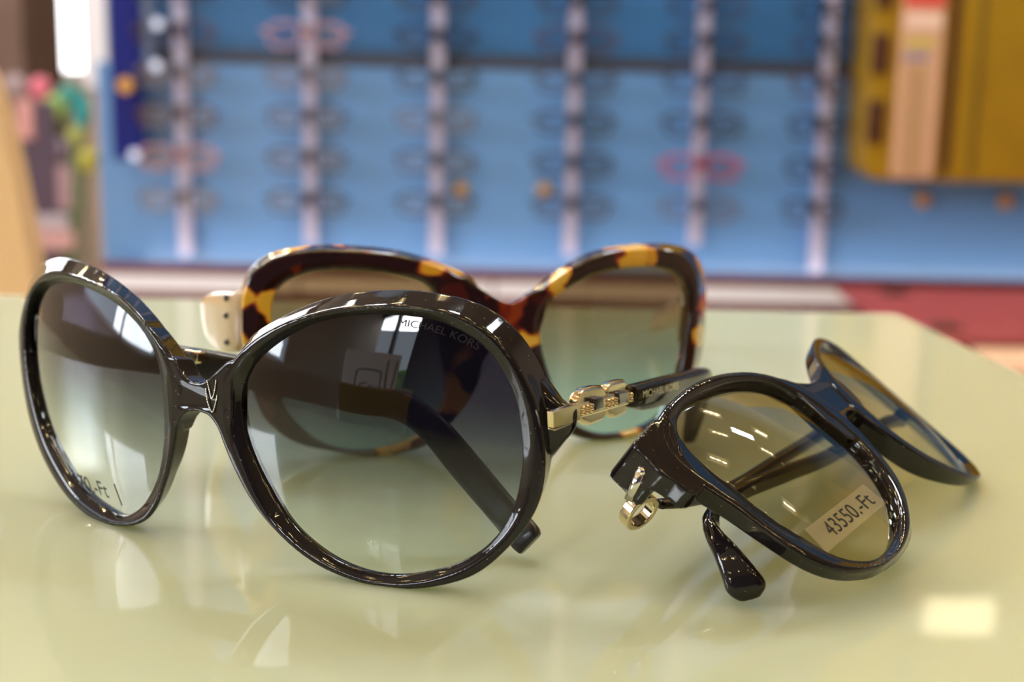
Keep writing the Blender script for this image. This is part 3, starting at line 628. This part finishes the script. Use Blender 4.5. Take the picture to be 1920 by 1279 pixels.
# ---- red bench at the right
bn = empty('bench', (1.0, 1.75, 0)); tag(bn, 'dusty red upholstered bench beyond the right corner of the counter', 'bench')
def bpart(name, a, b, mat, bev): 
    mb = MB(); mb.box([(p + q) / 2 for p, q in zip(a, b)], [abs(q - p) for p, q in zip(a, b)]); o = mb.build(name, mat, None, bevel=bev, seg=4); o.parent = bn; o.matrix_parent_inverse = Matrix.Translation((-1.0, -1.75, 0)); return o
Yb = 1900
xs = W(1690, 600, Yb).x
z1_ = W(1780, 574, 2200).z; z0_ = W(1780, 632, Yb).z
bpart('seat_cushion', (xs, 1.9, z0_), (1.75, 2.3, z1_), REDU, .018)
for x in (xs + .08, 1.65):
    for y in (1.96, 2.24): bpart('leg', (x - .02, y - .02, 0), (x + .02, y + .02, z0_ + .005), BROWN, .003)
pb = W(1788, 640, 1960); qb = W(1905, 640, 1960)
mb = MB(); mb.box(((pb.x + qb.x) / 2, 1.83, (z0_ - .01) / 2), (qb.x - pb.x, .12, z0_ - .012)); tag(mb.build('storage_box', pbr('peach_box', (.85, .55, .36), .5), None, bevel=.004), 'pale peach box standing under the red bench', 'box')
# ---- gold cabinet
gc = empty('gold_cabinet', (W(1800, 300, 2380).x, 2.4, W(1800, 340, 2380).z)); tag(gc, 'gold wall cabinet with rounded lower corner at the upper right', 'cabinet')
gi = Matrix.Translation(-gc.location)
def gpart(o, lab=None): o.parent = gc; o.matrix_parent_inverse = gi; (lab and tag(o, lab)); return o
Yg = 2360
gx0 = W(1618, 300, Yg).x; gz = W(1640, 338, Yg).z; gx1 = W(1920, 300, Yg).x + .35; gt = 2.2
mb = MB(); P = [(gx0, gt), (gx0, gz + .03)] + [(gx0 + .03 - .03 * math.cos(a), gz + .03 - .03 * math.sin(a)) for a in [math.pi / 2 * k / 6 for k in range(1, 7)]] + [(gx1, gz), (gx1, gt)]
n = len(P); mb.add([Vector((x, Yg / 1000, z)) for x, z in P] + [Vector((x, 2.488, z)) for x, z in P], [tuple(range(n)), tuple(range(n, 2 * n))[::-1]] + [(i, (i + 1) % n, n + (i + 1) % n, n + i) for i in range(n)])
gpart(mb.build('cabinet_body', GOLDB, bevel=.004))
for (ya, yb_) in ((-260, -80), (-60, 12), (62, 138), (188, 268)):
    a = W(1622, ya, Yg - 6); b = W(1655, yb_, Yg - 6); mb = MB(); mb.box(((gx0 + .002 + gx0 + .028) / 2, Yg / 1000 - .003, (a.z + b.z) / 2), (.026, .008, a.z - b.z)); gpart(mb.build('dark_inlay', BROWN, bevel=.002), 'dark brown inlay')
a = W(1690, 60, Yg - 8); b = W(1745, 335, Yg - 8); c = W(1768, 60, Yg - 8)
sx0, sx1 = (W(1692, 0, Yg).x + W(1668, 330, Yg).x) / 2, (W(1772, 0, Yg).x + W(1745, 330, Yg).x) / 2
mb = MB(); mb.box(((sx0 + sx1) / 2, Yg / 1000 - .005, (gz + .006 + 1.32) / 2), (sx1 - sx0, .008, 1.32 - gz - .006)); sg = gpart(mb.build('price_board', pbr('peach_board', (.68, .42, .27), .5), bevel=.001), 'peach strip board with small rows')
def strip(name, px, y0, y1, col, xa_, xb_):
    a = W(px, y0, Yg - 12); b = W(px, y1, Yg - 12); mb = MB(); mb.box(((xa_ + xb_) / 2, Yg / 1000 - .010, (a.z + b.z) / 2), (xb_ - xa_, .003, a.z - b.z)); o = mb.build(name, pbr(name, col, .5)); o.parent = sg; return o
strip('red_band', 1720, -30, 14, (.7, .10, .08), sx0 + .002, sx1 - .002)
strip('pale_band', 1720, 22, 55, (.85, .62, .50), sx0 + .004, sx1 - .004)
strip('yellow_band', 1720, 70, 90, (.62, .50, .14), sx0 + .01, sx1 - .016)
strip('violet_band', 1720, 98, 114, (.36, .30, .38), sx0 + .006, sx1 - .022)
for k in range(13): strip('board_row', 1715, 128 + k * 15.5, 133 + k * 15.5, (.46, .33, .13), sx0 + .012, sx1 - .02)
mb = MB(); xd = (W(1785, 0, Yg).x + W(1765, 330, Yg).x) / 2; mb.box((xd + .006, Yg / 1000 - .001, (gz + .01 + gt) / 2), (.012, .008, gt - gz - .02)); gpart(mb.build('dark_groove', BROWN, bevel=.001))
mb = MB(); mb.box((xd + .05, Yg / 1000 - .001, (gz + .01 + gt) / 2), (.006, .006, gt - gz - .02)); gpart(mb.build('dark_groove', pbr('olive_groove', (.14, .10, .01), .5), bevel=.001))

# ---- left: beige chair back, poster, flowers, column, far window
ch = empty('armchair', (-.55, 1.2, 0)); tag(ch, 'beige armchair with rounded back at the left edge', 'chair')
ci = Matrix.Translation((.55, -1.2, 0))
Ya = 1150
pts = [W(x, y, Ya) for x, y in ((-40, 130), (-18, 175), (6, 250), (26, 335), (43, 420), (56, 495), (63, 560), (66, 640), (66, 760))]
bx = -1.15
P = [(p.x, p.z) for p in pts]; P += [(P[-1][0], .42), (bx, .42), (bx, P[0][1] - .02), (bx + .1, P[0][1]), (P[0][0] - .06, P[0][1] + .004), (P[0][0] - .02, P[0][1] + .003)]; 
Q = [(q.x, q.y) for q in catmull([(x, z, 0) for x, z in P], 3, True)]; n = len(Q)
tri = tessellate_polygon([[Vector((x, z, 0)) for x, z in Q]])
mb = MB(); mb.add([Vector((x, Ya / 1000, z)) for x, z in Q] + [Vector((x, Ya / 1000 + .035, z)) for x, z in Q], [tuple(t) for t in tri] + [tuple(n + i for i in t[::-1]) for t in tri] + [(i, (i + 1) % n, n + (i + 1) % n, n + i) for i in range(n)])
BEIGE = pbr('beige_leather', (.80, .55, .27), .5, bump=(200, .3))
o = mb.build('backrest', BEIGE, bevel=.010, seg=4); o.parent = ch; o.matrix_parent_inverse = ci
mb = MB(); mb.box((-.74, 1.42, .42), (.46, .5, .12)); o = mb.build('seat', BEIGE, bevel=.03, seg=4); o.parent = ch; o.matrix_parent_inverse = ci
for x in (-.93, -.55):
    for y in (1.22, 1.62): mb = MB(); mb.cyl((x, y, 0), (x, y, .38), .014, 12, .02); o = mb.build('leg', BROWN, None, True); o.parent = ch; o.matrix_parent_inverse = ci

def flat(name, x0, y0, x1, y1, Y, mat, lab=None, cat=None, th=.02, parent=None, bev=.003):
    a = W(x0, y0, Y); b = W(x1, y1, Y); mb = MB(); mb.box(((a.x + b.x) / 2, Y / 1000 + th / 2, (a.z + b.z) / 2), (abs(b.x - a.x), th, abs(a.z - b.z)))
    o = mb.build(name, mat, parent, bevel=bev); return tag(o, lab, cat)
def blob(name, px, py, Y, rx, rz, col, lab=None, cat=None, parent=None, ry=.5):
    p = W(px, py, Y); s = Y / 1000 / FPX; mb = MB(); mb.ball(p, 1, 14, (rx * s, min(rx, rz) * s * ry, rz * s)); o = mb.build(name, pbr(name, col, .6), parent, True); return tag(o, lab, cat)
poster = flat('advertising_poster', 30, 190, 150, 1290, 3300, pbr('dark_purple_print', (.085, .05, .085), .5), 'tall dark purple poster with a pink face beside the beige chair', 'poster')
flat('printed_face', 28, 185, 64, 262, 3292, pbr('pink_print', (.68, .33, .32), .5), None, None, .006, poster, .03)
flat('printed_hands', 66, 430, 140, 470, 3292, pbr('pink_print_low', (.62, .35, .34), .5), None, None, .006, poster, .02)
flat('printed_strip', 64, 402, 130, 430, 3292, pbr('grey_print', (.5, .42, .48), .5), None, None, .006, poster, .01)
flat('printed_patch', 105, 310, 135, 395, 3292, pbr('mauve_print', (.42, .26, .30), .5), None, None, .006, poster, .02)
root = empty('flower_arrangement', W(130, 560, 3550)); tag(root, 'mixed pink, green and teal flower arrangement above the poster', 'flowers')
fi = Matrix.Translation(-root.location)
for px, py, rx, rz, col in ((76, 166, 22, 22, (.75, .18, .26)), (104, 200, 24, 24, (.33, .50, .12)), (130, 178, 24, 20, (.05, .30, .26)), (154, 208, 16, 34, (.02, .34, .38)), (143, 255, 18, 18, (.42, .46, .12)), (166, 300, 20, 24, (.52, .48, .08)), (30, 160, 22, 20, (.40, .30, .32)), (108, 280, 22, 22, (.28, .2, .28))):
    o = blob('blossom', px, py, 3550, rx, rz, col); o.parent = root; o.matrix_parent_inverse = fi
mb = MB()
base_p = W(130, 560, 3550)
for px, py in ((76, 166), (104, 200), (130, 178), (154, 208), (143, 255), (166, 300), (30, 160), (108, 280)): mb.cyl(base_p, W(px, py, 3560), .004, 8)
o = mb.build('stems', pbr('stem_green', (.08, .16, .04), .6), None, True); o.parent = root; o.matrix_parent_inverse = fi
p = base_p; mb = MB(); mb.cyl((p.x, p.y, 0), (p.x, p.y, p.z + .02), .09, 28, .13); o = mb.build('planter', WHITELL if False else WHITEL, None); o.parent = root; o.matrix_parent_inverse = fi
# white column, wooden post, far window
a = W(150, 0, 4300); b = W(207, 0, 4300)
zp = W(180, 165, 4300).z
mb = MB(); mb.box(((a.x + b.x) / 2, 4.35, (zp + 2.7) / 2), (b.x - a.x, .1, 2.7 - zp)); tag(mb.build('trim_1', pbr('white_post', (.85, .85, .92), .5), bevel=.004), kind='structure')
mb = MB(); mb.box(((a.x + b.x) / 2 + .01, 4.36, zp / 2), (b.x - a.x - .02, .1, zp)); tag(mb.build('trim_2', pbr('tan_post', (.50, .36, .26), .6), bevel=.004), kind='structure')
a = W(86, 132, 5200); b = W(150, 132, 5200)
wn = empty('window_2', ((a.x + b.x) / 2, 5.25, a.z)); tag(wn, kind='structure')
wi = Matrix.Translation(-wn.location)
mb = MB(); mb.box(((a.x + b.x) / 2, 5.27, (a.z + 2.3) / 2), (b.x - a.x, .02, 2.3 - a.z)); o = mb.build('window_pane', glow('daylight', (1, 1, 1), FAR_GLOW)); o.parent = wn; o.matrix_parent_inverse = wi
mb = MB()
for x in (a.x - .012, b.x + .012): mb.box((x, 5.26, (a.z + 2.3) / 2), (.024, .05, 2.3 - a.z + .05))
mb.box(((a.x + b.x) / 2, 5.26, a.z - .012), (b.x - a.x + .05, .05, .024)); o = mb.build('window_frame', WHITED, None, bevel=.002); o.parent = wn; o.matrix_parent_inverse = wi
flat('lime_banner', 72, -150, 92, 150, 4900, pbr('lime_banner', (.42, .55, .12), .6), 'narrow lime green banner left of the far window', 'banner')
flat('peach_banner', 152, -150, 170, 75, 4600, pbr('peach_banner', (.75, .48, .38), .6), 'narrow peach banner between far window and white post', 'banner')
flat('tall_cupboard', -40, -150, 66, 552, 4500, pbr('brown_wood', (.12, .07, .055), .6, noise=(6, (.2, .12, .09))), 'brown wooden cupboard in the far upper left', 'cupboard', th=.4)

# ---- ceiling lamps: square plates with a round bulb, in rows
PL = glow('lamp_plate', (1, .72, .34), LAMP_PLATE); BU = glow('lamp_bulb', (1, .74, .34), LAMP_DISC); TR = pbr('lamp_trim', (.8, .78, .74), .4)
lamp = None; k = 0
for y in (-1.7, -.7, .3, 1.3, 2.2, 3.6):
    for x in (-1.65, -1.1, -.55, 0, .55, 1.1, 1.65):
        if lamp is None:
            lamp = o = empty('ceiling_lamp')
            mb = MB(); mb.box((0, 0, -.01), (.2, .2, .02)); mb.build('trim_plate', TR, o, bevel=.003)
            mb = MB(); mb.box((0, 0, -.0215), (.16, .16, .003)); mb.build('diffuser', PL, o)
            for bx_ in (-.052, 0, .052): mb = MB(); mb.cyl((bx_, 0, -.023), (bx_, 0, -.027), .010, 16); mb.build('bulb', BU, o)
        else: o = copy_tree(lamp)
        o.location = (x, y, 2.699); tag(o, 'square recessed ceiling lamp with three round bulbs', 'ceiling lamp', 'ceiling lamps in rows')
mb = MB(); pn = empty('fill_light_panel', (-1.7, 2.9, 2.70)); tag(pn, 'long white fill panel added over the far left of the shop', 'fill light')  # unseen fill panel, added to brighten the dim far left
mb.box((0, 0, -.012), (1.24, .34, .024)); mb.build('housing', TR, pn, bevel=.003)
mb = MB(); mb.box((0, 0, -.026), (1.2, .3, .004)); mb.build('diffuser', glow('white_panel_glow', (1, .98, .97), 34), pn)
CG = glow('cool_panel_glow', (.88, .93, 1), 85)  # glow of the unseen fill panels added to light the display wall white
for x, wh in ((-.83, 'left'), (.28, 'middle'), (1.38, 'right')):
    pn = empty('fill_light_panel', (x, 1.75, 2.70)); tag(pn, 'square cool white fill panel added before the blue display wall, the %s one of three' % wh, 'fill light')
    mb = MB(); mb.box((0, 0, -.012), (.26, .26, .024)); mb.build('housing', TR, pn, bevel=.003)
    mb = MB(); mb.box((0, 0, -.026), (.22, .22, .004)); mb.build('diffuser', CG, pn)
# ---- warm lamps over the gold cabinet (their reflection lies on the glass at the right)
def reflect_at(px, py, Y):
    p = on_z(px, py); d = ray((px, py)); d.z = -d.z; return M_(p + d * ((Y - p.y) / d.y))
c = reflect_at(1800, 1157, 2320)
o = empty('wall_light', c); tag(o, 'warm rectangular wall light above the gold cabinet', 'wall light')
mb = MB(); mb.box((0, .022, 0), (.13, .035, .075)); mb.build('housing', TR, o, bevel=.004)
mb = MB(); mb.box((0, .002, 0), (.115, .01, .06)); mb.build('diffuser', glow('wall_light_glow', (1, .84, .5), 3.6), o)
# ---- street window behind the camera
wn = empty('window_1', (-2.45, -2.95, .3)); tag(wn, kind='structure')
mb = MB()
for x in (-.5, -.02, .5): mb.box((x, 0, 1.15), (.06, .08, 2.3))
for z in (.02, 2.28): mb.box((0, 0, z), (1.1, .08, .05))
mb.build('window_frame', pbr('dark_window_frame', (.05, .05, .06), .4), wn, bevel=.003)
mb = MB(); mb.box((0, 0, 1.15), (1.06, .006, 2.26)); mb.build('window_pane', lens_mat('clear_glass', [(0, (.95, .97, .96)), (1, (.95, .97, .96))], 0, 1, 1), wn)
def street():
    m = bpy.data.materials.new('street_trees'); m.use_nodes = True; t = m.node_tree; b = t.nodes['Principled BSDF']
    tc = t.nodes.new('ShaderNodeTexCoord'); n = t.nodes.new('ShaderNodeTexNoise'); n.inputs['Scale'].default_value = 5; n.inputs['Detail'].default_value = 6
    r = ramp(t, [(.35, (.04, .10, .01)), (.55, (.22, .40, .06)), (.7, (.55, .65, .35))])
    t.links.new(tc.outputs['Object'], n.inputs['Vector']); t.links.new(n.outputs['Fac'], r.inputs[0]); t.links.new(r.outputs[0], b.inputs['Base Color']); b.inputs['Roughness'].default_value = .9; return m
rr = random.Random(3); mb = MB()
for _ in range(40): mb.ball((rr.uniform(-7, -2.5), rr.uniform(-6.5, -5.5), rr.uniform(.2, 2.3)), rr.uniform(.25, .5), 10)
mb.cyl((-4.5, -6, -.1), (-4.5, -6, 1), .1, 12)
tag(mb.build('street_hedge', street(), None, True), 'green hedge outside the street window', 'hedge', None, 'stuff')
mb = MB(); mb.box((-3, -6.2, -.15), (14, 6, .1)); tag(mb.build('ground_outside', pbr('pavement', (.35, .33, .3), .9)), kind='structure')

wn = empty('window_3', (-2.95, .1, 1.15)); tag(wn, kind='structure')
mb = MB()
for y in (-1.0, 0, 1.0): mb.box((0, y, .6), (.06, .05, 1.2))
for z in (.02, 1.18): mb.box((0, 0, z), (.06, 2.0, .05))
mb.build('window_frame', WHITED, wn, bevel=.003)
mb = MB(); mb.box((0, 0, .6), (.006, 1.96, 1.16)); mb.build('window_pane', bpy.data.materials['clear_glass'], wn)

# ---- white shopping bag and tan paper at the photographer's end of the counter (seen mirrored in the near lens)
bg = empty('shopping_bag', (-.68, -.47, TZ)); bg.rotation_euler = (0, 0, math.radians(-38)); tag(bg, 'white paper shopping bag with a rounded square emblem, standing on the counter behind the viewpoint', 'bag')
mb = MB(); mb.add([(-.13, -.05, 0), (.13, -.05, 0), (.13, .05, 0), (-.13, .05, 0), (-.13, -.02, .30), (.13, -.02, .30), (.13, .02, .30), (-.13, .02, .30)], [(0, 3, 2, 1), (4, 5, 6, 7), (0, 1, 5, 4), (1, 2, 6, 5), (2, 3, 7, 6), (3, 0, 4, 7)])
mb.build('bag_body', pbr('white_paper', (.82, .78, .88), .6), bg, bevel=.002)
def bag_pt(x, z, off=.001): return Vector((x, .05 - .03 * z / .30 + off, z))
mb = MB(); q = catmull([bag_pt(x, z) for x, z in ((-.04, .08), (.04, .08), (.055, .1), (.055, .2), (.04, .22), (-.04, .22), (-.055, .2), (-.055, .1))], 5, True)
for a, b in zip(q, q[1:] + q[:1]): mb.cyl(a, b, .003, 6)
for a, b in (((-.03, .12), (-.03, .16)), ((-.03, .16), (0, .17)), ((-.03, .12), (0, .12)), ((.012, .11), (.012, .16)), ((.012, .15), (.035, .15)), ((.035, .15), (.035, .11))): mb.cyl(bag_pt(*a), bag_pt(*b), .0025, 6)
mb.build('emblem', INK, bg, True)
mb = MB(); q = catmull([bag_pt(x, z, .003) for x, z in ((.075, .27), (.08, .16), (.095, .10), (.11, .16), (.115, .27))], 5)
for a, b in zip(q, q[1:]): mb.cyl(a, b, .003, 8)
mb.build('handle', pbr('brown_cord', (.16, .08, .05), .7), bg, True)
mb = MB(); R_ = Matrix.Rotation(math.radians(-35), 3, 'Z') @ Matrix.Rotation(math.radians(62), 3, 'X')
mb.add([R_ @ Vector(v) + Vector((-.47, -.29, TZ + .001)) for v in ((-.13, 0, 0), (.13, 0, 0), (.13, .13, 0), (-.13, .13, 0), (-.13, 0, -.004), (.13, 0, -.004), (.13, .13, -.004), (-.13, .13, -.004))], [(0, 1, 2, 3), (7, 6, 5, 4), (0, 4, 5, 1), (1, 5, 6, 2), (2, 6, 7, 3), (3, 7, 4, 0)])
mb.add([Vector(v) + Vector((-.47, -.29, TZ)) for v in ((-.12, -.04, .0005), (.02, -.13, .0005), (-.06, -.2, .0005), (-.18, -.1, .0005), (-.12, -.04, .003), (.02, -.13, .003), (-.06, -.2, .003), (-.18, -.1, .003))], [(3, 2, 1, 0), (4, 5, 6, 7), (0, 1, 5, 4), (1, 2, 6, 5), (2, 3, 7, 6), (3, 0, 4, 7)])
tag(mb.build('folded_card', pbr('kraft_card', (.42, .28, .14), .7)), 'tan folded card standing on the counter in front of the white bag', 'card')
